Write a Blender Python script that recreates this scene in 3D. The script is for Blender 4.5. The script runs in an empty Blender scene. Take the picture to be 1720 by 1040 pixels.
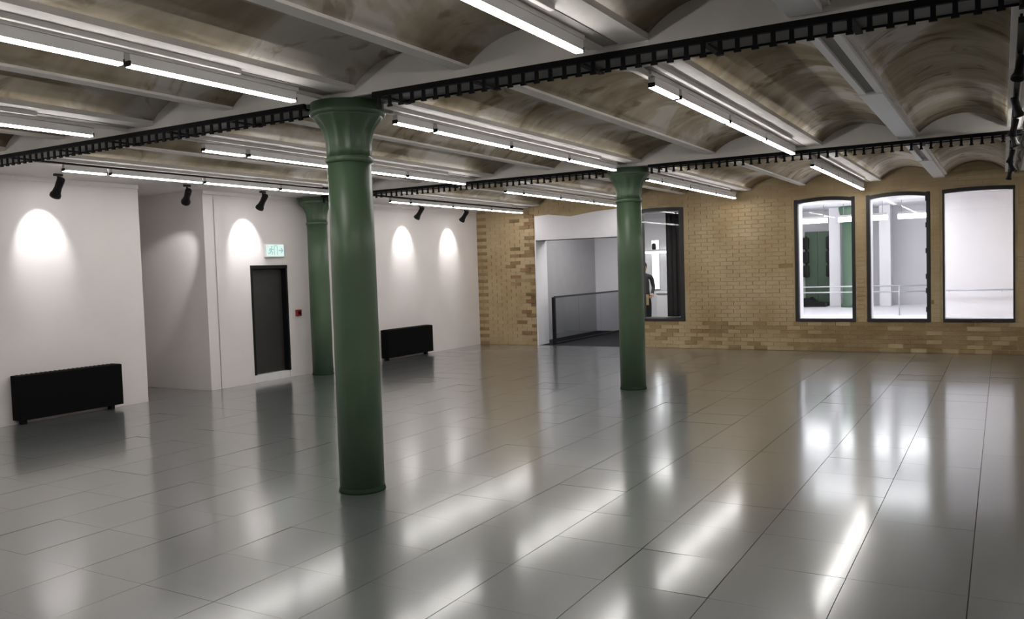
import bpy, bmesh, math, random
from mathutils import Vector, Matrix
R = random.Random(7)
S = bpy.context.scene
C = S.collection
PI = math.pi

# ------------------------------------------------------------------ camera
cam_d = bpy.data.cameras.new('camera')
cam_d.sensor_fit = 'HORIZONTAL'; cam_d.sensor_width = 36.0
cam_d.lens = 1419.47 / 1720.0 * 36.0
cam_d.clip_start = 0.05
cam = bpy.data.objects.new('camera', cam_d); C.objects.link(cam)
r_ = Vector((0.8649843, 0.5008110, -0.0314727))
u_ = Vector((0.0032797, 0.0570762, 0.9983644))
f_ = Vector((-0.5017882, 0.8636728, -0.0477275))
m_ = Matrix((r_, u_, -f_)).transposed().to_4x4()
m_.translation = (0, 0, 1.7)
cam.matrix_world = m_
S.camera = cam

# ------------------------------------------------------------------ world, exposure
W = bpy.data.worlds.new('world'); S.world = W; W.use_nodes = True
W.node_tree.nodes['Background'].inputs[0].default_value = (0.5, 0.55, 0.65, 1)
W.node_tree.nodes['Background'].inputs[1].default_value = 0.02
S.view_settings.view_transform = 'Standard'
S.view_settings.look = 'None'
S.view_settings.gamma = 1.0
S.view_settings.use_curve_mapping = False
S.view_settings.exposure = 0.0
LAMP = 37.0          # radiance of the strip light diffusers
SPOT_W = 46.0        # watts of each wall-washing spotlight
HALL_FILL = 19.0           # radiance of the fill panels added in the hall beyond the windows
LANDING_FILL = 10.0  # radiance of the fill panels added over the landing

# ------------------------------------------------------------------ materials
def mat(name, col, rough=0.6, metal=0.0, spec=0.5, var=0.0, scale=3.0, bump=0.0, bscale=40.0, detail=6.0):
    m = bpy.data.materials.new(name); m.use_nodes = True
    nt = m.node_tree; b = nt.nodes['Principled BSDF']
    b.inputs['Base Color'].default_value = (*col, 1)
    b.inputs['Roughness'].default_value = rough
    b.inputs['Metallic'].default_value = metal
    b.inputs['Specular IOR Level'].default_value = spec
    tc = nt.nodes.new('ShaderNodeTexCoord')
    if var:
        n = nt.nodes.new('ShaderNodeTexNoise'); n.inputs['Scale'].default_value = scale; n.inputs['Detail'].default_value = detail
        nt.links.new(tc.outputs['Object'], n.inputs['Vector'])
        rp = nt.nodes.new('ShaderNodeValToRGB')
        rp.color_ramp.elements[0].position = 0.3; rp.color_ramp.elements[1].position = 0.7
        rp.color_ramp.elements[0].color = (*[c * (1 - var) for c in col], 1)
        rp.color_ramp.elements[1].color = (*[min(1, c * (1 + var)) for c in col], 1)
        nt.links.new(n.outputs['Fac'], rp.inputs['Fac'])
        nt.links.new(rp.outputs['Color'], b.inputs['Base Color'])
    if bump:
        n2 = nt.nodes.new('ShaderNodeTexNoise'); n2.inputs['Scale'].default_value = bscale; n2.inputs['Detail'].default_value = 4
        nt.links.new(tc.outputs['Object'], n2.inputs['Vector'])
        bp = nt.nodes.new('ShaderNodeBump'); bp.inputs['Strength'].default_value = bump; bp.inputs['Distance'].default_value = 0.02
        nt.links.new(n2.outputs['Fac'], bp.inputs['Height'])
        nt.links.new(bp.outputs['Normal'], b.inputs['Normal'])
    return m

def emit(name, col, strength):
    m = bpy.data.materials.new(name); m.use_nodes = True
    nt = m.node_tree; nt.nodes.remove(nt.nodes['Principled BSDF'])
    e = nt.nodes.new('ShaderNodeEmission')
    e.inputs[0].default_value = (*col, 1); e.inputs[1].default_value = strength
    nt.links.new(e.outputs[0], nt.nodes['Material Output'].inputs[0])
    return m

def glass_mat(name, tint=(1, 1, 1), ior=1.45):
    m = bpy.data.materials.new(name); m.use_nodes = True
    nt = m.node_tree; nt.nodes.remove(nt.nodes['Principled BSDF'])
    t = nt.nodes.new('ShaderNodeBsdfTransparent'); t.inputs[0].default_value = (*tint, 1)
    g = nt.nodes.new('ShaderNodeBsdfGlossy'); g.inputs['Roughness'].default_value = 0.02
    fr = nt.nodes.new('ShaderNodeFresnel'); fr.inputs[0].default_value = ior
    mx = nt.nodes.new('ShaderNodeMixShader')
    ge = nt.nodes.new('ShaderNodeNewGeometry')
    sb = nt.nodes.new('ShaderNodeMath'); sb.operation = 'SUBTRACT'; sb.inputs[0].default_value = 1.0
    nt.links.new(ge.outputs['Backfacing'], sb.inputs[1])
    ml = nt.nodes.new('ShaderNodeMath'); ml.operation = 'MULTIPLY'
    nt.links.new(fr.outputs[0], ml.inputs[0]); nt.links.new(sb.outputs[0], ml.inputs[1])
    nt.links.new(ml.outputs[0], mx.inputs[0]); nt.links.new(t.outputs[0], mx.inputs[1]); nt.links.new(g.outputs[0], mx.inputs[2])
    nt.links.new(mx.outputs[0], nt.nodes['Material Output'].inputs[0])
    return m

def island_mat(name, cols, rough=0.8, stain=None, bump=0.3, bscale=30.0, spec=0.3, ior=1.5):
    """colour picked per piece (random per island), with broad stains across the wall and a fine relief"""
    m = bpy.data.materials.new(name); m.use_nodes = True
    nt = m.node_tree; b = nt.nodes['Principled BSDF']
    b.inputs['Roughness'].default_value = rough
    b.inputs['Specular IOR Level'].default_value = spec
    b.inputs['IOR'].default_value = ior
    geo = nt.nodes.new('ShaderNodeNewGeometry')
    oi = nt.nodes.new('ShaderNodeObjectInfo')
    ad = nt.nodes.new('ShaderNodeMath'); ad.operation = 'ADD'
    fr_ = nt.nodes.new('ShaderNodeMath'); fr_.operation = 'FRACT'
    nt.links.new(geo.outputs['Random Per Island'], ad.inputs[0]); nt.links.new(oi.outputs['Random'], ad.inputs[1]); nt.links.new(ad.outputs[0], fr_.inputs[0])
    rp = nt.nodes.new('ShaderNodeValToRGB')
    els = rp.color_ramp.elements
    while len(els) < len(cols): els.new(0.5)
    for i, c in enumerate(cols):
        els[i].position = i / (len(cols) - 1); els[i].color = (*c, 1)
    nt.links.new(fr_.outputs[0], rp.inputs['Fac'])
    out = rp.outputs['Color']
    if stain:
        n = nt.nodes.new('ShaderNodeTexNoise'); n.inputs['Scale'].default_value = stain[1]; n.inputs['Detail'].default_value = 7
        nt.links.new(geo.outputs['Position'], n.inputs['Vector'])
        r2 = nt.nodes.new('ShaderNodeValToRGB')
        r2.color_ramp.elements[0].position = 0.35; r2.color_ramp.elements[1].position = 0.65
        r2.color_ramp.elements[0].color = (*stain[0], 1); r2.color_ramp.elements[1].color = (1, 1, 1, 1)
        nt.links.new(n.outputs['Fac'], r2.inputs['Fac'])
        mx = nt.nodes.new('ShaderNodeMix'); mx.data_type = 'RGBA'; mx.blend_type = 'MULTIPLY'; mx.inputs[0].default_value = 1
        nt.links.new(out, mx.inputs[6]); nt.links.new(r2.outputs['Color'], mx.inputs[7])
        out = mx.outputs[2]
    nt.links.new(out, b.inputs['Base Color'])
    if bump:
        n2 = nt.nodes.new('ShaderNodeTexNoise'); n2.inputs['Scale'].default_value = bscale
        nt.links.new(geo.outputs['Position'], n2.inputs['Vector'])
        bp = nt.nodes.new('ShaderNodeBump'); bp.inputs['Strength'].default_value = bump; bp.inputs['Distance'].default_value = 0.01
        nt.links.new(n2.outputs['Fac'], bp.inputs['Height']); nt.links.new(bp.outputs['Normal'], b.inputs['Normal'])
    return m

def vault_mat():
    """bare, stained render on the brick vaults: grey-brown with pale lime patches, soft board-like streaks and dark blotches"""
    m = bpy.data.materials.new('vault_render'); m.use_nodes = True
    nt = m.node_tree; b = nt.nodes['Principled BSDF']
    b.inputs['Roughness'].default_value = 0.85; b.inputs['Specular IOR Level'].default_value = 0.2
    geo = nt.nodes.new('ShaderNodeNewGeometry')
    def noise(sc, det, stretch=None, dist=0.0):
        src = geo.outputs['Position']
        if stretch:
            mp = nt.nodes.new('ShaderNodeMapping'); mp.inputs['Scale'].default_value = stretch
            nt.links.new(src, mp.inputs['Vector']); src = mp.outputs['Vector']
        n = nt.nodes.new('ShaderNodeTexNoise'); n.inputs['Scale'].default_value = sc; n.inputs['Detail'].default_value = det
        n.inputs['Distortion'].default_value = dist
        nt.links.new(src, n.inputs['Vector']); return n.outputs['Fac']
    def ramp(f, p0, c0, p1, c1):
        r = nt.nodes.new('ShaderNodeValToRGB')
        r.color_ramp.elements[0].position = p0; r.color_ramp.elements[0].color = (*c0, 1)
        r.color_ramp.elements[1].position = p1; r.color_ramp.elements[1].color = (*c1, 1)
        nt.links.new(f, r.inputs['Fac']); return r.outputs['Color']
    def mix(kind, fac, a, c):
        x = nt.nodes.new('ShaderNodeMix'); x.data_type = 'RGBA'; x.blend_type = kind
        if isinstance(fac, float): x.inputs[0].default_value = fac
        else: nt.links.new(fac, x.inputs[0])
        nt.links.new(a, x.inputs[6]); nt.links.new(c, x.inputs[7]); return x.outputs[2]
    base = ramp(noise(0.8, 9, None, 0.9), 0.38, VA, 0.62, VB)
    streak = ramp(noise(1.1, 7, (0.8, 2.6, 0.6), 1.4), 0.36, (0.60, 0.57, 0.52), 0.60, (1, 1, 1))
    c = mix('MULTIPLY', 0.55, base, streak)
    patch = ramp(noise(0.8, 11, None, 1.3), 0.545, (0, 0, 0), 0.60, (1, 1, 1))
    lime = nt.nodes.new('ShaderNodeRGB'); lime.outputs[0].default_value = (0.66, 0.62, 0.58, 1)
    fac = nt.nodes.new('ShaderNodeMath'); fac.operation = 'MULTIPLY'; fac.inputs[1].default_value = 0.7
    nt.links.new(patch, fac.inputs[0])
    c = mix('MIX', fac.outputs[0], c, lime.outputs[0])
    spots = ramp(noise(1.9, 11, None, 1.8), 0.34, (0.50, 0.44, 0.36), 0.42, (1, 1, 1))
    c = mix('MULTIPLY', 0.8, c, spots)
    nt.links.new(c, b.inputs['Base Color'])
    bp = nt.nodes.new('ShaderNodeBump'); bp.inputs['Strength'].default_value = 0.22; bp.inputs['Distance'].default_value = 0.03
    nt.links.new(noise(5, 6, (1, 1.6, 1)), bp.inputs['Height']); nt.links.new(bp.outputs['Normal'], b.inputs['Normal'])
    return m

VA, VB = (0.335, 0.275, 0.190), (0.56, 0.49, 0.385)
M = {}
M['vault'] = vault_mat()
M['beam'] = mat('beam_paint', (0.74, 0.71, 0.67), 0.6, var=0.12, scale=2.0, bump=0.1, bscale=25)
M['beam_lip'] = mat('pale_beam_lip', (0.80, 0.78, 0.75), 0.5, var=0.08, scale=4)
M['slot'] = mat('shadow_gap_paint', (0.30, 0.28, 0.26), 0.7)
M['soffit_shade'] = mat('painted_soffit_shade', (0.09, 0.09, 0.09), 0.6)  # shade under the girders put into the colour
M['wall'] = mat('white_wall_paint', (0.79, 0.748, 0.732), 0.55, spec=0.3, var=0.03, scale=1.5)
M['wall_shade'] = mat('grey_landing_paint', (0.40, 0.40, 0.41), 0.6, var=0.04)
M['hall_white'] = mat('hall_white_paint', (0.87, 0.86, 0.90), 0.5, var=0.02)
M['brick'] = island_mat('yellow_brick', [(0.50, 0.395, 0.24), (0.52, 0.41, 0.25), (0.51, 0.40, 0.245), (0.53, 0.425, 0.26), (0.50, 0.395, 0.24)],
                        0.7, stain=((0.80, 0.74, 0.64), 1.3))
M['red_brick'] = island_mat('red_brick', [(0.33, 0.20, 0.11), (0.38, 0.25, 0.14), (0.29, 0.22, 0.11), (0.42, 0.31, 0.17)], 0.8, stain=((0.6, 0.55, 0.5), 3.0))
M['dark_brick'] = island_mat('sooty_brick', [(0.38, 0.285, 0.15), (0.34, 0.245, 0.125), (0.41, 0.315, 0.17), (0.36, 0.255, 0.14)], 0.75, stain=((0.65, 0.6, 0.5), 2.0))
M['mortar'] = mat('brick_mortar', (0.45, 0.355, 0.215), 0.9, var=0.2, scale=3)
M['tile'] = island_mat('grey_floor_tile', [(0.112, 0.124, 0.124), (0.123, 0.135, 0.135), (0.117, 0.129, 0.129), (0.129, 0.139, 0.138)], 0.30,
                       stain=((0.88, 0.88, 0.88), 0.8), bump=0.0, spec=0.5, ior=1.6)
for k_, v_ in (('Coat Weight', 1.0), ('Coat Roughness', 0.13), ('Coat IOR', 1.55)):
    M['tile'].node_tree.nodes['Principled BSDF'].inputs[k_].default_value = v_
M['joint'] = mat('floor_joint', (0.035, 0.035, 0.035), 0.8)
M['green'] = mat('green_iron_paint', (0.074, 0.126, 0.070), 0.40, spec=0.5, var=0.10, scale=2.5, bump=0.05, bscale=30)
M['green_dark'] = mat('dark_green_paint', (0.024, 0.045, 0.025), 0.8, spec=0.1)
M['green_panel'] = mat('green_panel_paint', (0.045, 0.085, 0.05), 0.5)
M['green_pale'] = mat('pale_green_paint', (0.10, 0.17, 0.115), 0.5)
M['black'] = mat('black_powder_coat', (0.006, 0.006, 0.007), 0.5, spec=0.25, bump=0.03, bscale=80)
M['black_satin'] = mat('black_panel', (0.004, 0.004, 0.0045), 0.65, spec=0.08)
M['tray'] = mat('black_tray_steel', (0.005, 0.005, 0.006), 0.65, spec=0.15)
M['door'] = mat('charcoal_door', (0.025, 0.025, 0.023), 0.55, var=0.15, scale=3)
M['frame'] = mat('dark_window_frame', (0.022, 0.022, 0.022), 0.5)
M['white_plastic'] = mat('white_plastic', (0.8, 0.8, 0.8), 0.4)
M['grey_metal'] = mat('grey_metal', (0.30, 0.31, 0.33), 0.35, metal=0.8)
M['steel'] = mat('rail_steel', (0.45, 0.46, 0.5), 0.35, metal=0.3)
M['red'] = mat('red_plastic', (0.30, 0.02, 0.025), 0.4)
M['dark_floor'] = mat('dark_landing_floor', (0.018, 0.019, 0.021), 0.8, spec=0.1, var=0.1)
M['lamp'] = emit('strip_light_diffuser', (1.0, 0.965, 0.94), LAMP)
M['hall_fill'] = emit('hall_fill_emission', (0.97, 0.97, 1.0), HALL_FILL)
M['hall_strip'] = emit('hall_strip_diffuser', (0.98, 0.98, 1.0), 18.0)
M['landing_fill'] = emit('landing_fill_emission', (1.0, 0.98, 0.96), LANDING_FILL)
M['light_bar'] = emit('light_bar_diffuser', (0.97, 0.98, 1.0), 2.2)
M['spot_lens'] = emit('spot_lens', (1.0, 0.98, 0.98), 20.0)
M['sign'] = emit('exit_sign_panel', (0.80, 0.97, 0.93), 0.95)
M['sign_green'] = emit('exit_sign_green', (0.42, 0.78, 0.70), 0.8)
M['glass'] = glass_mat('window_glass', (0.97, 0.98, 0.98))
M['rail_glass'] = glass_mat('smoked_balustrade_glass', (0.74, 0.75, 0.77))
M['curtain'] = mat('black_curtain', (0.012, 0.012, 0.014), 0.8)
M['jacket'] = mat('black_jacket', (0.015, 0.015, 0.017), 0.8, bump=0.1)
M['skin'] = mat('skin', (0.50, 0.32, 0.22), 0.5)
M['hair'] = mat('dark_hair', (0.02, 0.015, 0.012), 0.6)
M['tan'] = mat('tan_paper', (0.45, 0.33, 0.18), 0.8)

# ------------------------------------------------------------------ helpers
class MB:
    """collects shapes into one mesh"""
    def __init__(s): s.bm = bmesh.new()
    def box(s, x0, x1, y0, y1, z0, z1, bev=0.0, mtx=None):
        t = bmesh.new()
        vs = [t.verts.new((x, y, z)) for x in (x0, x1) for y in (y0, y1) for z in (z0, z1)]
        for q in ((0, 1, 3, 2), (4, 6, 7, 5), (0, 4, 5, 1), (2, 3, 7, 6), (0, 2, 6, 4), (1, 5, 7, 3)):
            t.faces.new([vs[i] for i in q])
        if bev: bmesh.ops.bevel(t, geom=t.edges[:], offset=bev, segments=2, affect='EDGES', profile=0.6)
        if mtx is not None: bmesh.ops.transform(t, matrix=mtx, verts=t.verts)
        s._merge(t); return s
    def _merge(s, t):
        t.normal_update()
        mp = {v: s.bm.verts.new(v.co) for v in t.verts}
        for f in t.faces:
            nf = s.bm.faces.new([mp[v] for v in f.verts]); nf.smooth = f.smooth
        t.free()
    def lathe(s, prof, n=40, flute=None, mtx=None, smooth=True):
        """prof: (radius, z) from bottom to top; flute(theta, i) scales the radius"""
        t = bmesh.new(); rings = []
        for i, (r, z) in enumerate(prof):
            ring = []
            for k in range(n):
                a = 2 * PI * k / n
                rr = r * (flute(a, i) if flute else 1)
                ring.append(t.verts.new((rr * math.cos(a), rr * math.sin(a), z)))
            rings.append(ring)
        for a, b in zip(rings, rings[1:]):
            for k in range(n):
                f = t.faces.new((a[k], a[(k + 1) % n], b[(k + 1) % n], b[k])); f.smooth = smooth
        t.faces.new(rings[0][::-1]); t.faces.new(rings[-1])
        if mtx is not None: bmesh.ops.transform(t, matrix=mtx, verts=t.verts)
        s._merge(t); return s
    def tube(s, pts, r, n=8):
        t = bmesh.new(); pts = [Vector(p) for p in pts]; rings = []
        for i, p in enumerate(pts):
            d = (pts[min(i + 1, len(pts) - 1)] - pts[max(i - 1, 0)]).normalized()
            a = d.orthogonal().normalized() if i == 0 else (pa - d * pa.dot(d)).normalized()
            pa = a; b = d.cross(a)
            rr = r[i] if isinstance(r, (list, tuple)) else r
            rings.append([t.verts.new(p + (a * math.cos(2 * PI * k / n) + b * math.sin(2 * PI * k / n)) * rr) for k in range(n)])
        for a, b in zip(rings, rings[1:]):
            for k in range(n):
                f = t.faces.new((a[k], a[(k + 1) % n], b[(k + 1) % n], b[k])); f.smooth = True
        t.faces.new(rings[0][::-1]); t.faces.new(rings[-1])
        s._merge(t); return s
    def prism(s, poly, axis, a, b):
        """poly in the two axes other than `axis` ('x': (y,z), 'y': (x,z), 'z': (x,y)), extruded from a to b"""
        def P(p, q): return {'x': (q, p[0], p[1]), 'y': (p[0], q, p[1]), 'z': (p[0], p[1], q)}[axis]
        t = bmesh.new()
        A = [t.verts.new(P(p, a)) for p in poly]; B = [t.verts.new(P(p, b)) for p in poly]
        n = len(poly)
        t.faces.new(A); t.faces.new(B[::-1])
        for k in range(n): t.faces.new((A[k], B[k], B[(k + 1) % n], A[(k + 1) % n]))
        bmesh.ops.recalc_face_normals(t, faces=t.faces)
        s._merge(t); return s
    def mesh(s, name, m):
        bmesh.ops.recalc_face_normals(s.bm, faces=s.bm.faces)
        me = bpy.data.meshes.new(name); s.bm.to_mesh(me); s.bm.free()
        if m: me.materials.append(m)
        return me
    def build(s, name, m, parent=None, loc=None):
        return link(name, s.mesh(name, m), parent, loc)

def link(name, me, parent=None, loc=None):
    o = bpy.data.objects.new(name, me); C.objects.link(o)
    if parent is not None: o.parent = parent
    if loc is not None: o.location = loc
    return o

def thing(name, label, cat, loc=(0, 0, 0), rz=0.0, group=None):
    o = bpy.data.objects.new(name, None); C.objects.link(o)
    o.empty_display_size = 0.1
    o.location = loc; o.rotation_euler = (0, 0, rz)
    o['label'] = label; o['category'] = cat
    if group: o['group'] = group
    return o

def tag(o, label, cat, group=None):
    o['label'] = label; o['category'] = cat
    if group: o['group'] = group
    return o

def struct(o, label=None):
    o['kind'] = 'structure'
    if label: o['label'] = label
    return o

def copy_tree(o, parent=None):
    c = o.copy(); C.objects.link(c); c.parent = parent
    for ch in list(o.children): copy_tree(ch, c)
    return c

# ------------------------------------------------------------------ layout constants (metres, camera above the origin)
XL, XR, YF, YB = -10.4, 4.0, -6.5, 16.4         # room: left wall, right wall, rear wall, brick wall
ZB, ZG = 3.06, 3.02                             # undersides of beams and of girders
GIRD = [(-0.85, -0.5), (4.93, 5.28), (10.68, 11.03)]
BEAMS = [-10.1 + 1.15 * k for k in range(13)]   # every second one is a wide cased beam above a light row
WIDE = lambda k: k % 2 == 1
WIN = [(-3.32, -2.34), (-2.07, -1.12), (-0.88, 0.18), (-6.52, -5.55)]
WZ0, WZ1 = 0.59, 2.80
OPX0, OPX1, OPZ = -8.88, -6.75, 2.31            # opening to the landing
RECESS = (7.64, 8.74)
DOOR = (9.62, 10.40, 1.88)

# ------------------------------------------------------------------ floor
fl = MB().box(-13.2, XR, YF, YB + 0.02, -0.12, -0.012).build('floor', M['joint']); struct(fl, 'grey raised floor of square glossy tiles')
P = 0.575
def tile_rects():
    i0, i1 = int((-13.2 + 0.15) / P) - 1, int((XR + 0.15) / P) + 1
    j0, j1 = int((YF - 4.12) / P) - 1, int((YB - 4.12) / P) + 1
    for i in range(i0, i1 + 1):
        for j in range(j0, j1 + 1):
            x0, y0 = -0.15 + i * P, 4.12 + j * P
            x1, y1 = x0 + P, y0 + P
            y1 = min(y1, YB - 0.004); y0 = max(y0, YF); x1 = min(x1, XR - 0.004)
            if x0 < XL:
                if y1 <= RECESS[0] or y0 >= RECESS[1] or x1 <= XL - 2.6:
                    if x1 <= XL + 0.02: continue
                    x0 = XL + 0.004
                elif not (y0 >= RECESS[0] and y1 <= RECESS[1]):
                    if x1 > XL + 0.02:
                        yield XL + 0.004, x1, y0, y1
                    x1 = min(x1, XL); y0, y1 = max(y0, RECESS[0] + 0.003), min(y1, RECESS[1] - 0.003)
            if x1 - x0 > 0.03 and y1 - y0 > 0.03: yield x0, x1, y0, y1
def in_view(x, y, margin=0.0):
    v = Vector((x, y, 0)) - Vector((0, 0, 1.7))
    d = v.dot(f_)
    return d > 0.3 and abs(v.dot(r_) / d) < 860 / 1419 + margin and abs(v.dot(u_) / d) < 520 / 1419 + margin
tiles = sorted(tile_rects(), key=lambda q: (not in_view((q[0] + q[1]) / 2, (q[2] + q[3]) / 2, 0.06), ((q[0] + q[1]) / 2) ** 2 + ((q[2] + q[3]) / 2) ** 2))
G, GC = 0.0021, 0.0007          # half widths of the long joints and of the tighter cross joints
tile_me = MB().box(-P / 2 + G, P / 2 - G, -P / 2 + GC, P / 2 - GC, -0.012, 0.0).mesh('floor_tile', M['tile'])
n_part = 0
rest = MB()
for (x0, x1, y0, y1) in tiles:
    cx, cy = (x0 + x1) / 2, (y0 + y1) / 2
    sg = 0.0042 if R.random() < 0.07 else 0.0010
    tx, ty = R.gauss(0, sg), R.gauss(0, sg)
    if n_part < 295:
        full = abs(x1 - x0 - P) < 1e-3 and abs(y1 - y0 - P) < 1e-3
        me = tile_me if full else MB().box(-(x1 - x0) / 2 + G, (x1 - x0) / 2 - G, -(y1 - y0) / 2 + GC, (y1 - y0) / 2 - GC, -0.012, 0.0).mesh('floor_tile', M['tile'])
        o = link('floor_tile', me, fl, (cx, cy, R.uniform(-0.0006, 0.0)))
        o.rotation_euler = (tx, ty, 0)
        n_part += 1
    else:
        mt = Matrix.Translation((cx, cy, 0)) @ Matrix.Rotation(tx, 4, 'X') @ Matrix.Rotation(ty, 4, 'Y')
        rest.box(-(x1 - x0) / 2 + G, (x1 - x0) / 2 - G, -(y1 - y0) / 2 + GC, (y1 - y0) / 2 - GC, -0.012, 0.0, 0.0, mt)
ro = rest.build('tile_field', M['tile'], fl); ro['kind'] = 'stuff'

# ------------------------------------------------------------------ ceiling: jack-arch vaults between beams, girders across
ceil = MB().box(-13.2, XR + 0.2, YF - 0.2, YB + 0.5, 3.42, 3.5).build('ceiling', M['beam']); struct(ceil, 'jack arch ceiling of stained vaults between painted beams')
def arch(xa, xb, n=14, z0=3.10, z1=3.27):
    c = (xa + xb) / 2; h = (xb - xa) / 2; s = z1 - z0
    rad = (h * h + s * s) / (2 * s); out = []
    for k in range(n + 1):
        x = -h + 2 * h * k / n
        out.append((c + x, z1 - rad + math.sqrt(rad * rad - x * x)))
    return out
spans = [(YF, GIRD[0][0]), (GIRD[0][1], GIRD[1][0]), (GIRD[1][1], GIRD[2][0]), (GIRD[2][1], YB + 0.05)]
for si, (ya, yb) in enumerate(spans):
    for k, bx in enumerate(BEAMS):
        w = 0.20 if WIDE(k) else (0.095 if k == 8 else 0.055)
        if k > 0:                                                   # k = 0 lies in the flat strip by the wall
            b = MB().box(bx - w, bx + w, ya, yb, ZB if WIDE(k) else ZB + 0.02, 3.42)
            b.build('beam', M['beam'], ceil)
            if WIDE(k) or k == 8:
                xc = bx - 0.03; lw = 0.017 if WIDE(k) else 0.026
                zt = ZB if WIDE(k) else ZB + 0.02
                MB().box(xc - 0.05, xc + 0.05, ya + 0.3, yb - 0.05, zt - 0.006, zt + 0.002).build('slot', M['slot'], ceil)
                for sx in (-1, 1):
                    y1 = yb - (0.95 if (WIDE(k) and sx > 0) else 0.05)
                    MB().box(xc + sx * 0.065 - lw, xc + sx * 0.065 + lw, ya + 0.12, y1, zt - 0.03, zt + 0.01, 0.004).build('beam_lip', M['beam'] if WIDE(k) else M['white_plastic'], ceil)
                if not WIDE(k):
                    yc = ya + 0.43 * (yb - ya)
                    MB().box(xc - 0.09, xc + 0.09, yc, yb - 0.03, zt - 0.04, zt - 0.004, 0.004).build('cover_strip', M['white_plastic'], ceil)
        if k + 1 < len(BEAMS) and k > 0:
            w2 = 0.20 if WIDE(k + 1) else (0.095 if k + 1 == 8 else 0.055)
            A = arch(bx + w, BEAMS[k + 1] - w2)
            t = MB()
            t.prism(A + [(A[-1][0], 3.42), (A[0][0], 3.42)], 'y', ya, yb)
            o = t.build('vault', M['vault'], ceil)
            for f in o.data.polygons: f.use_smooth = abs(f.normal.z) > 0.5 and f.center.z < 3.3
MB().box(XL - 2.8, BEAMS[1] - 0.20, YF, YB + 0.05, 3.03, 3.42).build('flat_soffit', M['wall'], ceil)   # flat plastered strip beside the white wall
for ga, gb in GIRD:
    MB().box(XL, XR, ga, gb, ZG, 3.42, 0.004).build('girder', M['beam'], ceil)
    MB().box(XL, XR, ga + 0.015, gb - 0.015, ZG - 0.006, ZG + 0.001).build('girder_shade_strip', M['soffit_shade'], ceil)  # dark strip painting the shade on the girder underside above the tray

# ------------------------------------------------------------------ white left wall with recess and door opening
wl = MB()
wl.box(XL - 0.3, XL, YF, RECESS[0], -0.012, 3.03)
wl.box(-13.2, XL - 0.28, RECESS[0] - 0.2, RECESS[0], -0.012, 3.03)
wl.box(-13.2, XL, RECESS[1], RECESS[1] + 0.2, -0.012, 3.03)
wl.box(XL - 0.3, XL, RECESS[1] + 0.19, DOOR[0], -0.012, 3.03)
wl.box(XL - 0.3, XL, DOOR[0], DOOR[1], DOOR[2], 3.03)
wl.box(XL - 0.3, XL, DOOR[1], YB + 0.46, -0.012, 3.03)
wl.box(-13.3, -13.2, RECESS[0] - 0.2, RECESS[1] + 0.2, -0.012, 3.03)
wl = struct(wl.build('wall_left', M['wall']), 'long white plaster wall with a recess and a dark door')
struct(MB().box(-13.2, XR + 0.3, YF - 0.25, YF, -0.012, 3.42).build('wall_rear', M['wall']), 'white wall behind the camera')
struct(MB().box(XR, XR + 0.25, YF, YB + 0.46, -0.012, 3.42).build('wall_right', M['wall']), 'white wall on the right side of the hall')
# cornice line under the flat strip
tr = MB().box(XL, XL + 0.018, YF, RECESS[0], 2.975, 3.03, 0.003)
tr.box(XL, XL + 0.018, RECESS[1], YB, 2.975, 3.03, 0.003)
struct(tr.build('trim_1', M['wall']), 'thin white cornice strip along the white wall')

# door
d = MB().box(XL - 0.16, XL - 0.10, DOOR[0] + 0.03, DOOR[1] - 0.03, 0.125, DOOR[2] - 0.03, 0.004).build('door_1', M['door']); struct(d, 'charcoal door set in the white wall')
fr = MB()
fr.box(XL - 0.2, XL + 0.006, DOOR[0] - 0.012, DOOR[0] + 0.03, 0.12, DOOR[2])
fr.box(XL - 0.2, XL + 0.006, DOOR[1] - 0.03, DOOR[1] + 0.012, 0.12, DOOR[2])
fr.box(XL - 0.2, XL + 0.012, DOOR[0] - 0.012, DOOR[1] + 0.012, DOOR[2] - 0.045, DOOR[2] + 0.01)
fr.build('door_frame', M['black'], d)
MB().box(XL - 0.3, XL - 0.015, DOOR[0], DOOR[1], -0.01, 0.115, 0.006).build('threshold', M['white_plastic'], d)
MB().box(XL - 0.34, XL - 0.3, DOOR[0] - 0.1, DOOR[1] + 0.1, -0.01, 2.0).build('back_panel', M['door'], d)

# ------------------------------------------------------------------ brick wall with windows and the opening to the landing
YW = YB + 0.008                                   # mortar face, bricks stand proud of it
holes = [(a, b, WZ0, WZ1) for a, b in WIN] + [(OPX0, OPX1, -0.02, OPZ)]
xs = sorted({XL - 0.3, XR} | {v for hh in holes for v in hh[:2]})
zs = sorted({-0.012, 3.42} | {v for hh in holes for v in hh[2:] if v > 0})
wb = MB()
for xa, xb in zip(xs, xs[1:]):
    for za, zb in zip(zs, zs[1:]):
        cx, cz = (xa + xb) / 2, (za + zb) / 2
        if any(h0 < cx < h1 and k0 < cz < k1 for h0, h1, k0, k1 in holes): continue
        wb.box(xa, xb, YW, YW + 0.45, za, zb)
wb = struct(wb.build('wall_back', M['mortar']), 'tan brick wall pierced by four windows and an opening')
def blocked(xa, xb, za, zb):
    keep = [(xa, xb)]
    for h0, h1, k0, k1 in [(a - 0.045, b + 0.045, c - 0.045, e + 0.045) for a, b, c, e in holes[:4]] + [(OPX0 - 0.03, OPX1 + 0.05, -1, 2.87)]:
        if zb - 0.03 <= k0 or za + 0.03 >= k1: continue
        nk = []
        for p, q in keep:
            if q <= h0 or p >= h1: nk.append((p, q)); continue
            if p < h0 - 0.03: nk.append((p, h0))
            if q > h1 + 0.03: nk.append((h1, q))
        keep = nk
    return keep
BL, BH, BJ = 0.25, 0.078, 0.008
brick_me = {}
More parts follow.
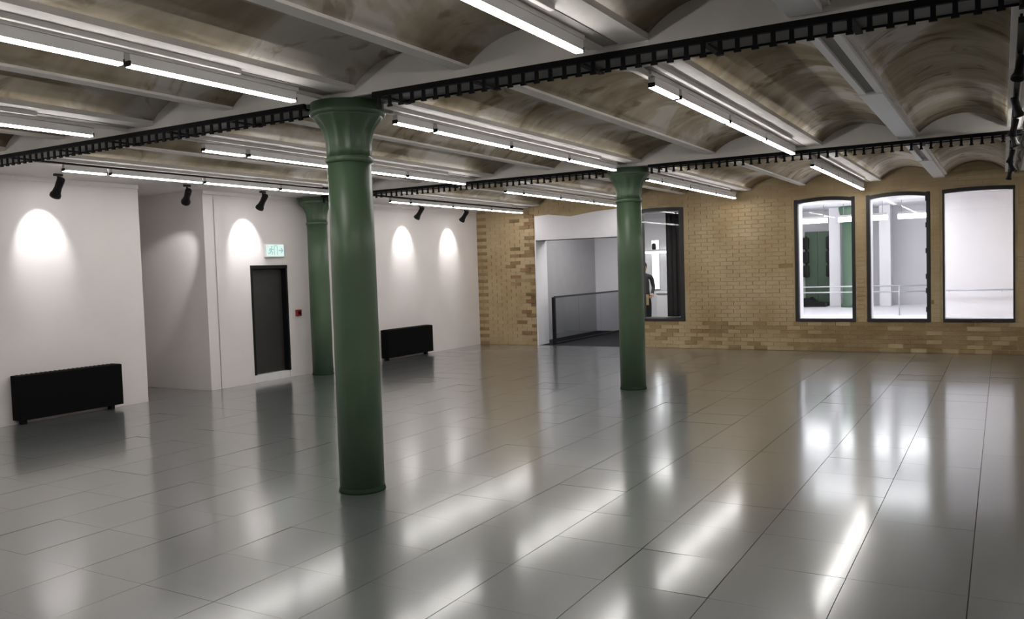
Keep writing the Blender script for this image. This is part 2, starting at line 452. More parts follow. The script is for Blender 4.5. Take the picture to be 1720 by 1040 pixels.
for mk in ('brick', 'dark_brick', 'red_brick'):
    for hl in (BL, BL / 2):
        brick_me[(mk, hl)] = MB().box(-hl / 2 + BJ / 2, hl / 2 - BJ / 2, 0, 0.02, -BH / 2 + BJ / 2, BH / 2 - BJ / 2, 0.002).mesh('brick', M[mk])
stuffs = {k: MB() for k in ('brick', 'dark_brick', 'red_brick')}
nb = 0
course = 0
z = 0.0
while z < 3.2:
    x = XL + (0 if course % 2 == 0 else -BL / 2)
    while x < XR:
        for p, q in blocked(max(x, XL), min(x + BL, XR), z, z + BH):
            if q - p < 0.03: continue
            cx, cz = (p + q) / 2, z + BH / 2
            mk = 'brick'
            if cz < 0.55 and cx > -3.4 and R.random() < 0.7: mk = 'dark_brick'
            elif cz < 0.55 and cx > -6.6 and R.random() < 0.35: mk = 'dark_brick'
            elif -9.12 < cx < -8.85 and R.random() < 0.75: mk = 'red_brick'
            elif -9.5 < cx < -9.1 and R.random() < 0.25: mk = 'red_brick'
            elif cx < -10.2 and course % 2 == 0: mk = 'dark_brick'
            elif R.random() < 0.012: mk = 'dark_brick'
            dy = R.uniform(-0.005, 0.004)
            if mk == 'red_brick': dy -= R.choice((0, 0.012, 0.02))
            full = abs(q - p - BL) < 1e-4
            if full and nb < 280 and (-5.4 < cx < -3.35 and cz < 3.05):
                link('brick', brick_me[(mk, BL)], wb, (cx, YB + dy, cz)); nb += 1
            else:
                stuffs[mk].box(p + BJ / 2, q - BJ / 2, YB + dy, YB + 0.02 + dy, z + BJ / 2, z + BH - BJ / 2)
        x += BL
    z += BH; course += 1
for k, sname in (('brick', 'brick_field'), ('dark_brick', 'dark_brick_field'), ('red_brick', 'red_brick_field')):
    o = stuffs[k].build(sname, M[k], wb); o['kind'] = 'stuff'
# white plastered surround of the opening
t2 = MB()
ap = [(OPX0, OPZ), (OPX1, OPZ), (OPX1, 2.90), (OPX1 - 0.7, 2.86), (OPX1 - 1.25, 2.79), (OPX0 + 0.35, 2.86), (OPX0, 2.84)]
t2.prism([(a, c) for a, c in ap], 'y', YB - 0.012, YB + 0.47)
t2.box(OPX0 - 0.02, OPX0 + 0.012, YB - 0.005, YB + 0.5, 0, 2.33)
t2.box(OPX1, OPX1 + 0.06, YB - 0.012, YB + 0.47, 0, 2.9)
struct(t2.build('trim_2', M['hall_white']), 'white plaster lintel and jamb around the opening in the brick')

# windows: dark frame, pane
for i, (a, b) in enumerate(WIN):
    w = MB()
    t = 0.05
    e = 0.04 if i != 2 else 0.008
    w.box(a - e, a + (0.02 if i != 3 else t), YB - 0.005, YB + 0.12, WZ0 - 0.04, WZ1 + 0.02, 0.004)
    w.box(b - (0.02 if i != 3 else t), b + e, YB - 0.005, YB + 0.12, WZ0 - 0.04, WZ1 + 0.02, 0.004)
    w.box(a - e, b + e, YB - 0.012, YB + 0.12, WZ0 - 0.045, WZ0 + 0.012, 0.004)
    c0, hw = (a + b) / 2, (b - a) / 2 + (0.04 if i != 2 else 0.012)
    rise = 0.05 if i < 2 else 0.02
    top = [(c0 + hw * (k / 6 - 1), WZ1 + 0.05 - rise * (k / 6 - 1) ** 2) for k in range(13)]
    low = [(c0 + hw * (k / 6 - 1), WZ1 - 0.015 - rise * (k / 6 - 1) ** 2) for k in range(13)]
    w.prism(top + low[::-1], 'y', YB - 0.006, YB + 0.12)
    wo = w.build('window_%d' % (i + 1), M['frame'])
    struct(wo, ['left of the three dark framed windows on the right', 'middle of the three dark framed windows on the right',
                'right of the three dark framed windows, widest', 'dark framed window beside the far green column'][i])
    MB().box(a + 0.015, b - 0.015, YB + 0.055, YB + 0.063, WZ0 + 0.01, WZ1 - 0.03).build('pane', M['glass'], wo)
    rv = MB()
    rv.box(a - 0.003, a + 0.012, YB + 0.12, YB + 0.46, WZ0, WZ1)
    rv.box(b - 0.012, b + 0.003, YB + 0.12, YB + 0.46, WZ0, WZ1)
    rv.box(a, b, YB + 0.12, YB + 0.46, WZ1 - 0.012, WZ1 + 0.003)
    rv.box(a, b, YB + 0.12, YB + 0.46, WZ0 - 0.003, WZ0 + 0.012)
    rv.build('reveal', M['frame'] if i == 3 else M['hall_white'], wo)
    if i == 1:
        for kz in (0.72, 1.05, 1.3, 1.75, 2.2, 2.66):
            MB().box(b - 0.035, b - 0.005, YB + 0.02, YB + 0.055, kz, kz + 0.09, 0.004).build('hinge', M['black'], wo)

# ------------------------------------------------------------------ beyond the brick wall: white hall and landing
HZ = 0.5
struct(MB().box(-4.75, XR, YW + 0.45, 23.6, HZ - 0.12, HZ).build('floor_hall', M['hall_white']), 'white raised floor of the hall beyond the windows')
struct(MB().box(-10.7, XR, YW + 0.45, 23.7, 2.98, 3.1).build('ceiling_hall', M['hall_white']), 'white ceiling beyond the windows')
struct(MB().box(-4.75, XR, 23.5, 23.7, HZ, 3.0).build('wall_hall', M['hall_white']), 'far white wall of the hall beyond the windows')
struct(MB().box(-4.85, -4.72, YW + 0.45, 23.6, -0.1, 3.0).build('wall_partition', M['hall_white']), 'white partition between landing and hall')
struct(MB().box(-1.12, XR, 18.6, 18.75, HZ, 3.0).build('wall_screen', M['hall_white']), 'plain white wall close behind the right window')
struct(MB().box(XR - 0.1, XR, YW + 0.45, 23.6, HZ, 3.0).build('wall_hall_right', M['hall_white']), 'white side wall of the hall beyond the windows')
tag(MB().box(-3.79, -3.52, 22.6, 23.0, HZ, 2.98, 0.01).build('pilaster', M['hall_white']), 'white square pier between the green door and pale green column', 'pier')
tag(MB().box(-2.62, -2.36, 22.6, 23.0, HZ, 2.98, 0.01).build('pilaster', M['hall_white']), 'white square pier in the middle window', 'pier')
tag(MB().box(-4.66, -4.42, 22.9, 23.05, HZ, 2.30, 0.01).build('wall_board', M['wall_shade']), 'grey upright board at the left of the left window', 'board')
gd = thing('green_panel', 'dark green double panel standing beyond the left window', 'panel', (-4.12, 22.9, HZ))
MB().box(-0.31, 0.0, -0.04, 0.04, 0, 1.92, 0.008).build('panel_leaf', M['green_panel'], gd)
MB().box(0.005, 0.31, -0.04, 0.04, 0, 1.92, 0.008).build('panel_leaf', M['green_panel'], gd)
for s_, lab in ((-1, 'left'), (1, 'right')):
    sp = thing('loudspeaker', 'black slim loudspeaker column on the %s edge of the dark green panel' % lab, 'loudspeaker', (-4.12 + s_ * 0.27, 22.82, HZ + 0.75))
    for q in range(3):
        MB().box(-0.075 if s_ < 0 else -0.05, 0.075 if s_ < 0 else 0.05, -0.08, 0.02, q * 0.36, q * 0.36 + 0.30, 0.03).build('cabinet', M['black'], sp)
    MB().box(-0.02, 0.02, 0.0, 0.04, 0, 1.05, 0.004).build('mounting_rail', M['black'], sp)
bg = MB()
bg.prism([(-0.42, 0), (0.30, 0), (0.30, 0.10), (0.05, 0.13), (-0.08, 0.24), (-0.25, 0.22), (-0.40, 0.08)], 'y', -0.2, 0.2)
tag(bg.build('floor_cushion', M['black'], None, (-4.15, 22.55, HZ)), 'black wedge-shaped cushion on the white floor before the green panel', 'cushion')
pc = thing('hall_column', 'pale green round column at the right of the left window', 'column', (-3.20, 22.3, HZ))
MB().lathe([(0.27, 0), (0.27, 0.06), (0.235, 0.1), (0.225, 2.1)], 28).build('shaft', M['green_pale'], pc)
MB().lathe([(0.225, 2.1), (0.25, 2.12), (0.25, 2.18), (0.3, 2.4), (0.3, 2.47)], 28).build('capital', M['green_pale'], pc)
# handrail in the hall
hr = thing('handrail', 'thin grey two-bar handrail crossing behind the left and middle windows', 'handrail', (0, 19.0, HZ))
MB().tube([(-4.6, 0, 0.61), (-1.2, 0, 0.61)], 0.013).build('rail', M['steel'], hr)
MB().tube([(-4.6, 0, 0.49), (-1.2, 0, 0.49)], 0.013).build('rail', M['steel'], hr)
for px in (-4.2, -2.35, -1.83): MB().tube([(px, 0, 0), (px, 0, 0.62)], 0.014).build('post', M['steel'], hr)
h2 = thing('handrail', 'single grey wall rail on the white wall behind the right window', 'handrail', (0, 18.5, 1.02))
MB().tube([(-1.1, 0, 0), (1.2, 0, 0)], 0.016).build('rail', M['steel'], h2)
for px in (-0.9, 0.0, 0.9): MB().tube([(px, 0.0, 0), (px, 0.1, -0.03)], 0.01).build('bracket', M['steel'], h2)
# hall strip lights, then unseen fill panels added to brighten the hall
for k, (xa, xb, lab) in enumerate([(-4.45, -3.55, 'left window, leftmost'), (-3.3, -2.25, 'gap between left and middle windows'), (-2.03, -1.3, 'middle window, rightmost')]):
    hl = thing('hall_strip_light', 'white crosswise strip light hanging behind the ' + lab, 'light', ((xa + xb) / 2, 21.0, 2.62), 0, 'crosswise strip lights beyond the windows')
    L = (xb - xa) / 2
    MB().box(-L, L, -0.05, 0.05, 0.04, 0.09, 0.005).build('housing', M['white_plastic'], hl)
    MB().box(-L, L, -0.05, 0.05, -0.06, 0.04, 0.004).build('diffuser', M['hall_strip'], hl)
    for sx in (-0.8, 0.8): MB().tube([(sx * L, 0, 0.09), (sx * L, 0, 0.36)], 0.006, 6).build('hanger', M['steel'], hl)
for k, (px, py, lab) in enumerate([(-4.05, 17.45, 'nearest the partition'), (-2.75, 17.45, 'second from the partition'), (-1.65, 17.45, 'third from the partition'),
                                   (2.0, 17.45, 'beyond the right window')]):
    pn = thing('fill_panel', 'oblong added fill panel on the hall ceiling, ' + lab, 'light', (px, py, 2.98), 0, 'added fill panels beyond the windows')
    MB().box(-0.55, 0.55, -0.3, 0.3, -0.03, 0.0, 0.004).build('frame', M['white_plastic'], pn)
    MB().box(-0.52, 0.52, -0.27, 0.27, -0.034, -0.028).build('diffuser', M['hall_fill'], pn)

# landing behind the opening
struct(MB().box(-10.7, -4.8, YB - 0.01, 20.6, -0.12, -0.004).build('floor_landing', M['dark_floor']), 'dark landing floor beyond the opening')
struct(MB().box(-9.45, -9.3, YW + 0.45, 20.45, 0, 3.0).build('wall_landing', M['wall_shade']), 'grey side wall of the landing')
struct(MB().box(-9.45, -4.8, 20.45, 20.6, 0, 3.0).build('wall_landing_far', M['hall_white']), 'white end wall of the landing')
tag(MB().box(-7.25, -6.9, 20.40, 20.44, 1.25, 1.95, 0.004).build('wall_panel', M['wall_shade']), 'grey flat panel on the end wall in the window by the far column', 'panel')
cb = thing('low_counter', 'white low counter behind the window beside the far green column', 'counter', (-6.75, 19.6, 0))
MB().box(-0.45, 0.35, -0.25, 0.25, 0.0, 1.0, 0.006).build('body', M['hall_white'], cb)
MB().box(-0.48, 0.38, -0.28, 0.28, 1.0, 1.04, 0.005).build('top', M['white_plastic'], cb)
vl = thing('light_bar', 'upright bright light bar on the landing end wall', 'light', (-7.60, 20.40, 1.07))
MB().box(-0.10, 0.10, 0.0, 0.05, 0, 1.25, 0.005).build('housing', M['white_plastic'], vl)
MB().box(-0.09, 0.09, -0.012, 0.0, 0.01, 1.24).build('diffuser', M['light_bar'], vl)
v2 = thing('light_bar', 'level bright light bar crossing the upright one on the landing end wall', 'light', (-7.55, 20.36, 1.98))
MB().box(-0.34, 0.34, -0.05, 0.03, 0.06, 0.1, 0.004).build('housing', M['white_plastic'], v2)
MB().box(-0.34, 0.34, -0.045, 0.025, 0, 0.06).build('diffuser', M['light_bar'], v2)
for k, (px, py, lab) in enumerate([(-7.9, 17.9, 'one above the glass balustrade'), (-6.3, 17.9, 'one nearer the black curtain')]):  # unseen fill panels added to brighten the landing
    pn = thing('fill_panel', 'square added fill panel on the landing ceiling, the ' + lab, 'light', (px, py, 2.98), 0, 'added fill panels beyond the windows')
    MB().box(-0.55, 0.55, -0.55, 0.55, -0.03, 0.0, 0.004).build('frame', M['white_plastic'], pn)
    MB().box(-0.52, 0.52, -0.52, 0.52, -0.034, -0.028).build('diffuser', M['landing_fill'], pn)
for k, (px, pz, lab) in enumerate([(-7.18, 2.35, 'right one of two above the light bars'), (-7.62, 2.12, 'left one of two beside the light bars')]):
    o = thing('wall_spotlight', 'small black spotlight on the landing wall, ' + lab, 'spotlight', (px, 20.36, pz))
    MB().lathe([(0.04, -0.1), (0.055, 0.0), (0.05, 0.1), (0.02, 0.12)], 14).build('head', M['black'], o)
    MB().tube([(0, 0, 0.1), (0, 0.09, 0.13)], 0.012, 6).build('arm', M['black'], o)
# balustrade
bl = thing('glass_balustrade', 'smoked glass balustrade with a dark post in the opening', 'balustrade', (-8.58, 16.60, 0))
MB().box(-0.03, 0.03, -0.03, 0.05, 0, 1.05, 0.005).build('post', M['black'], bl)
MB().box(-0.02, 0.02, 0.05, 3.75, 1.03, 1.07, 0.005).build('top_rail', M['frame'], bl)
for k in range(3):
    MB().box(-0.006, 0.006, 0.06 + k * 1.23, 0.06 + k * 1.23 + 1.21, 0.04, 1.03).build('glass_panel', M['rail_glass'], bl)
MB().box(-0.03, 0.03, 0.05, 3.75, 0, 0.04, 0.004).build('bottom_channel', M['black'], bl)
# black curtain in the window beside the far column
cu = MB(); n = 14
front = [(-6.02 + 0.48 * k / n, 16.80 + 0.02 * math.sin(k * 1.9)) for k in range(n + 1)]
cu.prism(front + [(x, y + 0.012) for x, y in front[::-1]], 'z', WZ0 + 0.02, WZ1 - 0.03)
ct = cu.build('curtain', M['curtain']); tag(ct, 'black pleated curtain in the right half of the window beside the far column', 'curtain')

# ------------------------------------------------------------------ cast iron columns
def make_column(loc, label):
    c = thing('iron_column', label, 'column', loc, 0, 'green cast iron columns')
    MB().lathe([(0.183, 0.0), (0.183, 0.012), (0.178, 0.018), (0.177, 0.04)], 48).build('base_ring', M['green_dark'], c)
    MB().lathe([(0.176, 0.03), (0.176, 1.0), (0.173, 1.8), (0.169, 2.56)], 48).build('shaft', M['green'], c)
    MB().lathe([(0.170, 2.555), (0.182, 2.563), (0.186, 2.580), (0.182, 2.597), (0.171, 2.605)], 48).build('collar', M['green'], c)
    prof = [(0.172, 2.60), (0.174, 2.66), (0.178, 2.72), (0.188, 2.77), (0.204, 2.815), (0.226, 2.85), (0.250, 2.88), (0.264, 2.90), (0.270, 2.915)]
    def fl_(a, i):
        amp = [0.0, 0.06, 0.11, 0.12, 0.12, 0.10, 0.07, 0.03, 0.0][i]
        return 1 - amp * (0.5 + 0.5 * math.cos(12 * a)) ** 0.6
    MB().lathe(prof, 144, fl_).build('capital', M['green'], c)
    MB().lathe([(0.272, 2.912), (0.290, 2.922), (0.292, 2.95), (0.280, 2.958), (0.280, 3.012)], 48).build('abacus', M['green'], c)
    MB().box(-0.13, 0.13, -0.16, 0.16, 3.008, ZG + 0.05, 0.006).build('bearing_block', M['green_dark'], c)
    return c
make_column((-4.38, 5.10, 0), 'green iron column nearest the camera with a fluted flared capital')
make_column((-4.41, 10.86, 0), 'slender looking green iron column farther back before the brick wall')
make_column((-10.10, 10.86, 0), 'green iron column against the white wall, partly hidden by the nearest column')

# ------------------------------------------------------------------ black comb-like cable trays under the girders
slat_me = MB().box(-0.013, 0.013, -0.006, 0.006, -0.085, 0.0).box(-0.02, 0.02, -0.008, 0.008, -0.096, -0.082).mesh('slat', M['tray'])
def tray(xa, xb, ya, yb, label):
    t = thing('cable_tray', label, 'cable tray', ((xa + xb) / 2, ya, ZG), 0, 'black comb-edged trays under the girders')
    L = (xb - xa) / 2
    MB().box(-L, L, -0.022, 0.01, -0.036, 0.004, 0.003).build('front_rail', M['tray'], t)
    MB().box(-L, L, yb - ya - 0.01, yb - ya + 0.01, -0.016, 0.004, 0.003).build('rear_rail', M['tray'], t)
    n = int(2 * L / 0.1)
    for k in range(n):
        o = link('slat', slat_me, t, (-L + (k + 0.5) * 2 * L / n, -0.006, -0.02))
    for k in range(0, n, 8):
        MB().box(-0.02, 0.02, -0.006, yb - ya + 0.006, -0.036, -0.022).build('crosspiece', M['tray'], t, (-L + (k + 0.5) * 2 * L / n, 0, 0))
    return t
g1, g2 = GIRD[1], GIRD[2]
tray(-10.38, -4.65, g1[0], g1[1], 'black comb-edged tray under the nearest girder, left of the nearest green column')
tray(-3.98, 3.98, g1[0], g1[1], 'black comb-edged tray under the nearest girder, right of the nearest green column')
tray(-9.80, -4.65, g2[0], g2[1], 'black comb-edged tray under the far girder, left of the far green column')
tray(-4.05, 3.98, g2[0], g2[1], 'black comb-edged tray under the far girder, right of the far green column')

# ------------------------------------------------------------------ light rows: black tracks, strip lights
ORD = ['nearest', 'second', 'third', 'farthest']
BAYN = {0: 'front bay', 1: 'middle bay', 2: 'far bay'}
ROWN = {'A': 'row along the white wall', 'B': 'second row from the white wall', 'C': 'row over the green columns', 'D': 'row right of the columns', 'E': 'row outside the right edge'}
SEG = [[(-0.05, 0.48), (0.53, 1.83), (1.89, 3.17), (3.21, 4.55)],
       [(5.72, 6.24), (6.30, 7.60), (7.66, 8.95), (9.01, 10.38)],
       [(11.55, 12.07), (12.13, 13.40), (13.46, 14.80), (14.87, 16.14)]]
def make_strip(y0, y1):
    """strip light hanging under the track, its base at the middle of the segment"""
    L = (y1 - y0) / 2
    t = thing('strip_light', '', 'strip light')
    MB().box(-0.025, 0.025, -L, L, 0.013, 0.076, 0.003).build('housing', M['white_plastic'], t)
    MB().box(-0.0245, 0.0245, -L + 0.006, L - 0.006, 0.0, 0.016, 0.004).build('diffuser', M['lamp'], t)
    for s in (-1, 1):
        MB().box(-0.0255, 0.0255, s * L - 0.006, s * L + 0.006, 0.003, 0.035, 0.002).build('end_cap', M['black'], t)
    return t
protos = {}
rows = {'A': -9.05, 'B': -6.76, 'C': -4.40, 'D': -2.13, 'E': 2.47}
for rn, rx in rows.items():
    for bay in range(3):
        zb = 2.945 if bay < 2 else 2.905
        segs = SEG[bay]
        top = ZB - 0.03 if rn != 'A' else ZB - 0.03
        ya, yb = (segs[0][0] - 0.05, segs[-1][1] + 0.03)
        if rn == 'A': ya = {0: -0.4, 1: 5.30, 2: 11.1}[bay]
        tk = thing('light_track', 'slim dark lamp track, %s, %s' % (BAYN[bay], ROWN[rn]), 'track', (rx, (ya + yb) / 2, zb + 0.08), 0, 'mounting tracks of the light rows')
        L = (yb - ya) / 2
        MB().box(-0.022, 0.022, -L, L, 0.0, 0.03, 0.003).build('rail', M['black'] if rn == 'A' else M['beam_lip'], tk)
        for k in range(4):
            yy = -L + 0.25 + k * (2 * L - 0.5) / 3
            MB().tube([(0, yy, 0.03), (0, yy, ZB - zb - 0.08 + (0.0 if rn != 'A' else 0.0))], 0.008, 6).build('hanger', M['slot'], tk)
        for k, (y0, y1) in enumerate(segs):
            if rn == 'B' and bay == 1 and k == 9: continue
            key = round(y1 - y0, 3)
            if key not in protos:
                o = protos[key] = make_strip(y0, y1)
            else:
                o = copy_tree(protos[key])
            o.location = (rx, (y0 + y1) / 2, zb)
            o['label'] = 'white strip light, %s in the %s, %s' % (ORD[k], BAYN[bay], ROWN[rn])
            o['group'] = 'white strip lights in rows'

# ------------------------------------------------------------------ wall-washing spotlights on the wall track
def spot(x, y, ztop, target, label, lit=True, cone=66):
    s = thing('spotlight', label, 'spotlight', (x, y, ztop), 0, 'black spotlights along the white wall' if lit else 'black spotlights on the right hand track')
    MB().box(-0.022, 0.022, -0.05, 0.05, -0.03, 0.0, 0.004).build('adapter', M['black'], s)
    hp = Vector((0, 0, -0.15))
    dirv = (Vector(target) - (Vector((x, y, ztop)) + hp)).normalized()
    q = Vector((0, 0, -1)).rotation_difference(dirv)
    MB().tube([(0, 0, -0.02), (0, 0.0, -0.07), tuple(hp - dirv * 0.02)], 0.013, 8).build('yoke', M['black'], s)
    mt = Matrix.Translation(hp) @ q.to_matrix().to_4x4()
    hd = MB().lathe([(0.064, -0.15), (0.064, -0.12), (0.050, -0.09), (0.042, -0.02), (0.045, 0.04), (0.045, 0.10), (0.036, 0.115)], 24, None, mt).build('head', M['black'], s)
    MB().lathe([(0.048, -0.1535), (0.048, -0.1505)], 20, None, mt).build('lens', M['spot_lens'] if lit else M['black_satin'], hd)
    if lit:
        ld = bpy.data.lights.new('spot_beam', 'SPOT'); ld.energy = SPOT_W; ld.color = (1.0, 0.985, 1.0)
        ld.spot_size = math.radians(cone); ld.spot_blend = 0.6; ld.shadow_soft_size = 0.03
        lo = bpy.data.objects.new('spot_beam', ld); C.objects.link(lo); lo.parent = s
        lo.location = hp + dirv * 0.17
        lo.rotation_euler = q.to_euler()
    if not lit: s.scale = (0.6, 0.6, 0.6)
    return s
for (yy, lab) in [(6.2, 'leftmost of the five, above the near black radiator'), (8.08, 'second from the left, before the recess'),
                  (9.49, 'third from the left, beside the charcoal door'), (13.59, 'just right of the nearest column'),
                  (15.2, 'rightmost of the five, near the brick corner')]:
    tgt = (XL, yy + 0.03, 2.30) if yy != 8.08 else (-11.3, 8.74, 1.75)
    spot(-9.92, yy, 3.03, tgt, 'black spotlight washing the white wall, ' + lab, True, 66 if yy != 8.08 else 44)

# right-hand black track with unlit spotlights and a loop of cable
for (ya, yb, lab) in ((5.4, 10.6, 'nearer'), (11.1, 16.1, 'farther')):
    tk = thing('light_track', 'black track at the right edge of the ceiling, %s length' % lab, 'track', (0.10, (ya + yb) / 2, 2.96))
    L = (yb - ya) / 2
    MB().box(-0.02, 0.02, -L, L, -0.02, 0.015, 0.003).build('rail', M['black'], tk)
    for k in range(3): MB().tube([(0, -L + 0.3 + k * (L - 0.3), 0.01), (0, -L + 0.3 + k * (L - 0.3), ZB - 2.96)], 0.008, 6).build('hanger', M['black'], tk)
RT = [(6.15, (-0.4, 5.0, 0)), (7.75, (0.9, 8.6, 0)), (9.0, (-0.5, 9.5, 0)), (9.9, (1.0, 10.2, 0)), (11.6, (-0.6, 12.2, 0)), (12.8, (0.8, 13.4, 0)), (14.2, (-0.4, 14.6, 0))]
names = ['nearest', 'second', 'third', 'fourth', 'fifth', 'sixth', 'farthest']
for (yy, tg), nm in zip(RT, names):
    spot(0.10, yy, 2.94, tg, 'unlit black spotlight on the right edge track, %s from the camera' % nm, False)
cab = MB(); pts = []
for k in range(61):
    y = 8.6 + k * 0.105; pts.append((0.19 + 0.012 * math.sin(k * 0.9), y, 2.95 - 0.09 * abs(math.sin(k * 0.21))))
cab.tube(pts, 0.014, 6)
tag(cab.build('power_cable', M['black']), 'black cable looping along the track at the right edge', 'cable')
lt = copy_tree(protos[round(SEG[1][2][1] - SEG[1][2][0], 3)])
lt.location = (0.27, 9.95, 2.945)
lt['label'] = 'lit white strip light at the right edge beside the black track'; lt['group'] = 'white strip lights in rows'
tk2 = thing('light_track', 'short dark mounting track above the strip light at the right edge', 'track', (0.27, 9.9, 3.025))
MB().box(-0.02, 0.02, -0.6, 0.6, 0.0, 0.035, 0.003).build('rail', M['slot'], tk2)

# ------------------------------------------------------------------ black radiators by the white wall
def radiator(y0, y1, label):
    r = thing('radiator', label, 'radiator', (XL, (y0 + y1) / 2, 0), 0, 'black radiators along the white wall')
    L = (y1 - y0) / 2
    MB().box(0.02, 0.17, -L, L, 0.055, 0.60, 0.006).build('casing', M['black_satin'], r)
    MB().box(0.17, 0.19, -L + 0.0, L, 0.06, 0.595, 0.004).build('front_panel', M['black_satin'], r)
    g = MB()
    for k in range(22):
        yy = -L + 0.06 + k * (2 * L - 0.12) / 21
        g.box(0.04, 0.15, yy - 0.008, yy + 0.008, 0.598, 0.606)
    g.build('top_grille', M['black'], r)
    for s in (-1, 1):
        MB().box(0.03, 0.10, s * (L - 0.10) - 0.03, s * (L - 0.10) + 0.03, 0.0, 0.06, 0.003).build('foot', M['black'], r)
    return r
radiator(5.74, 7.12, 'black radiator low on the white wall, near one at the left edge')
radiator(12.80, 14.28, 'black radiator low on the white wall, far one beyond the nearest column')

# ------------------------------------------------------------------ exit sign and fire call point
es = thing('exit_sign', 'pale green emergency exit sign on the white wall above the charcoal door', 'sign', (XL, 10.12, 2.13))
MB().box(0.0, 0.045, -0.21, 0.21, -0.11, 0.11, 0.006).build('body', M['white_plastic'], es)
MB().box(0.045, 0.049, -0.195, 0.195, -0.097, 0.097).build('face', M['sign'], es)
pg = MB()
def strip(pts, w):
    for (a0, b0), (a1, b1) in zip(pts, pts[1:]):
        dx, dz = a1 - a0, b1 - b0; l = math.hypot(dx, dz); nx, nz = -dz / l * w, dx / l * w
        pg.prism([(a0 + nx, b0 + nz), (a1 + nx, b1 + nz), (a1 - nx, b1 - nz), (a0 - nx, b0 - nz)], 'x', 0.0495, 0.052)
pg.prism([(-0.075 + 0.014 * math.cos(2 * PI * k / 12), 0.055 + 0.014 * math.sin(2 * PI * k / 12)) for k in range(12)], 'x', 0.0495, 0.052)
strip([(-0.085, 0.035), (-0.095, -0.01)], 0.013)
strip([(-0.095, -0.01), (-0.06, -0.03), (-0.075, -0.07)], 0.008)
strip([(-0.10, -0.01), (-0.115, -0.045), (-0.155, -0.05)], 0.008)
strip([(-0.085, 0.03), (-0.05, 0.01), (-0.035, 0.025)], 0.006)
strip([(-0.09, 0.03), (-0.125, 0.02), (-0.13, -0.01)], 0.006)
strip([(-0.02, -0.075), (-0.02, 0.075), (0.045, 0.075), (0.045, -0.075)], 0.006)
strip([(0.08, 0.0), (0.165, 0.0)], 0.009)
strip([(0.13, 0.04), (0.168, 0.0), (0.13, -0.04)], 0.009)
pg.build('pictogram', M['sign_green'], es)
cp = thing('fire_call_point', 'small red fire alarm call point on the white wall right of the door', 'alarm', (XL, 10.62, 1.07))
MB().box(0, 0.045, -0.055, 0.055, -0.055, 0.055, 0.006).build('body', M['red'], cp)
MB().box(0.045, 0.05, -0.03, 0.03, -0.03, 0.03, 0.002).build('press_plate', M['black'], cp)

# ------------------------------------------------------------------ person on the landing, seen through the window beside the far column
pr = thing('person', 'person in black clothes standing behind the window beside the far green column', 'person', (-7.2, 18.5, 0), math.radians(20))
def skin_mesh(name, verts, edges, radii, m, root=0, sub=2, parent=None):
    me = bpy.data.meshes.new(name); me.from_pydata([Vector(v) for v in verts], edges, [])
    o = bpy.data.objects.new(name, me); C.objects.link(o)
    md = o.modifiers.new('skin', 'SKIN'); md.use_smooth_shade = True
    sv = me.skin_vertices[0].data if me.skin_vertices else None
    if sv is None:
        bm = bmesh.new(); bm.from_mesh(me); bm.verts.layers.skin.verify(); bm.to_mesh(me); bm.free()
        sv = me.skin_vertices[0].data
    for i, rr in enumerate(radii): sv[i].radius = rr if isinstance(rr, tuple) else (rr, rr); sv[i].use_root = (i == root)
    s2 = o.modifiers.new('smooth', 'SUBSURF'); s2.levels = sub; s2.render_levels = sub
    me.materials.append(m)
    if parent: o.parent = parent
    return o
V = [(0, 0, 0.93), (0, 0.01, 1.10), (0, 0.02, 1.30), (0, 0.03, 1.44), (0, 0.02, 1.51),
     (0.10, 0, 0.88), (0.11, -0.02, 0.50), (0.11, 0.03, 0.10), (0.12, -0.10, 0.04),
     (-0.10, 0, 0.88), (-0.11, -0.01, 0.50), (-0.12, 0.03, 0.10), (-0.13, -0.10, 0.04),
     (0.18, 0.03, 1.42), (0.23, 0.05, 1.17), (0.19, -0.14, 1.02),
     (-0.18, 0.03, 1.42), (-0.24, 0.05, 1.16), (-0.22, -0.08, 0.94)]
Eg = [(0, 1), (1, 2), (2, 3), (3, 4), (0, 5), (5, 6), (6, 7), (7, 8), (0, 9), (9, 10), (10, 11), (11, 12), (3, 13), (13, 14), (14, 15), (3, 16), (16, 17), (17, 18)]
rad = [(0.15, 0.11), (0.135, 0.10), (0.155, 0.11), (0.12, 0.08), 0.06, 0.09, 0.065, 0.048, 0.04, 0.09, 0.065, 0.048, 0.04, 0.06, 0.045, 0.036, 0.06, 0.045, 0.036]
skin_mesh('body', V, Eg, rad, M['jacket'], 0, 2, pr)
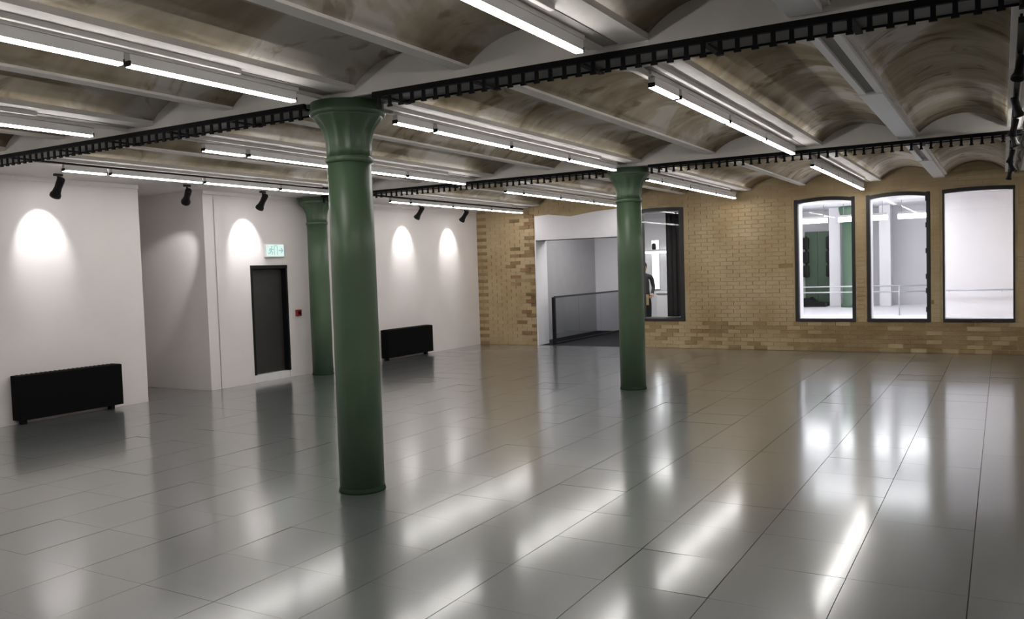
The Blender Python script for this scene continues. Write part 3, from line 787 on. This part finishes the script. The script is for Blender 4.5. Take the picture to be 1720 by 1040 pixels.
# head, neck and hands
hd = MB()
hd.lathe([(0.052, 1.48), (0.05, 1.54), (0.058, 1.555), (0.07, 1.58), (0.078, 1.62), (0.080, 1.66), (0.076, 1.70), (0.058, 1.74), (0.02, 1.757)], 20, lambda a, i: 1 + 0.12 * abs(math.sin(a)))
hd.tube([(0, -0.08, 1.655), (0, -0.105, 1.625), (0, -0.085, 1.617)], [0.008, 0.013, 0.008], 6)
hd.tube([(-0.025, -0.079, 1.59), (0.025, -0.079, 1.59)], 0.006, 6)
for s in (-1, 1):
    hd.tube([(s * 0.078, 0.0, 1.67), (s * 0.088, 0.005, 1.65), (s * 0.078, 0.0, 1.615)], [0.006, 0.012, 0.007], 6)
hd.build('head', M['skin'], pr)
ey = MB()
for s in (-1, 1): ey.lathe([(0.002, -0.008), (0.009, 0), (0.002, 0.008)], 8, None, Matrix.Translation((s * 0.03, -0.078, 1.655)))
ey.build('eyes', M['black'], pr)
MB().lathe([(0.086, 1.65), (0.09, 1.68), (0.085, 1.72), (0.06, 1.757), (0.015, 1.775)], 20, lambda a, i: 1 + 0.12 * abs(math.sin(a)), Matrix.Translation((0, 0.014, 0))).build('hair', M['hair'], pr)
for (wx, wy, wz), dv in (((0.19, -0.14, 1.02), Vector((-0.25, -0.75, -0.45))), ((-0.22, -0.08, 0.94), Vector((0.15, -0.35, -0.9)))):
    dv.normalize(); sd = dv.cross(Vector((0, 0, 1))).normalized(); up = sd.cross(dv)
    hb = MB(); w0 = Vector((wx, wy, wz))
    hb.tube([w0 - dv * 0.02, w0 + dv * 0.03, w0 + dv * 0.09], [0.025, 0.036, 0.034], 10)
    for k, ln in enumerate((0.065, 0.078, 0.072, 0.055)):
        o0 = w0 + dv * 0.08 + sd * (-0.027 + 0.018 * k)
        hb.tube([o0, o0 + dv * ln * 0.5 - up * 0.006, o0 + dv * ln * 0.85 - up * 0.03], [0.009, 0.008, 0.006], 6)
    hb.tube([w0 + dv * 0.03 - sd * 0.025, w0 + dv * 0.06 - sd * 0.05, w0 + dv * 0.09 - sd * 0.05 - up * 0.015], [0.011, 0.010, 0.008], 6)
    hb.build('hand', M['skin'], pr)
pb = thing('paper_bag', 'tan paper bag held by the person behind the window', 'bag', (-7.2, 18.26, 0.80), math.radians(20))
MB().box(0.02, 0.20, -0.05, 0.04, -0.02, 0.22, 0.006).build('pouch', M['tan'], pb)
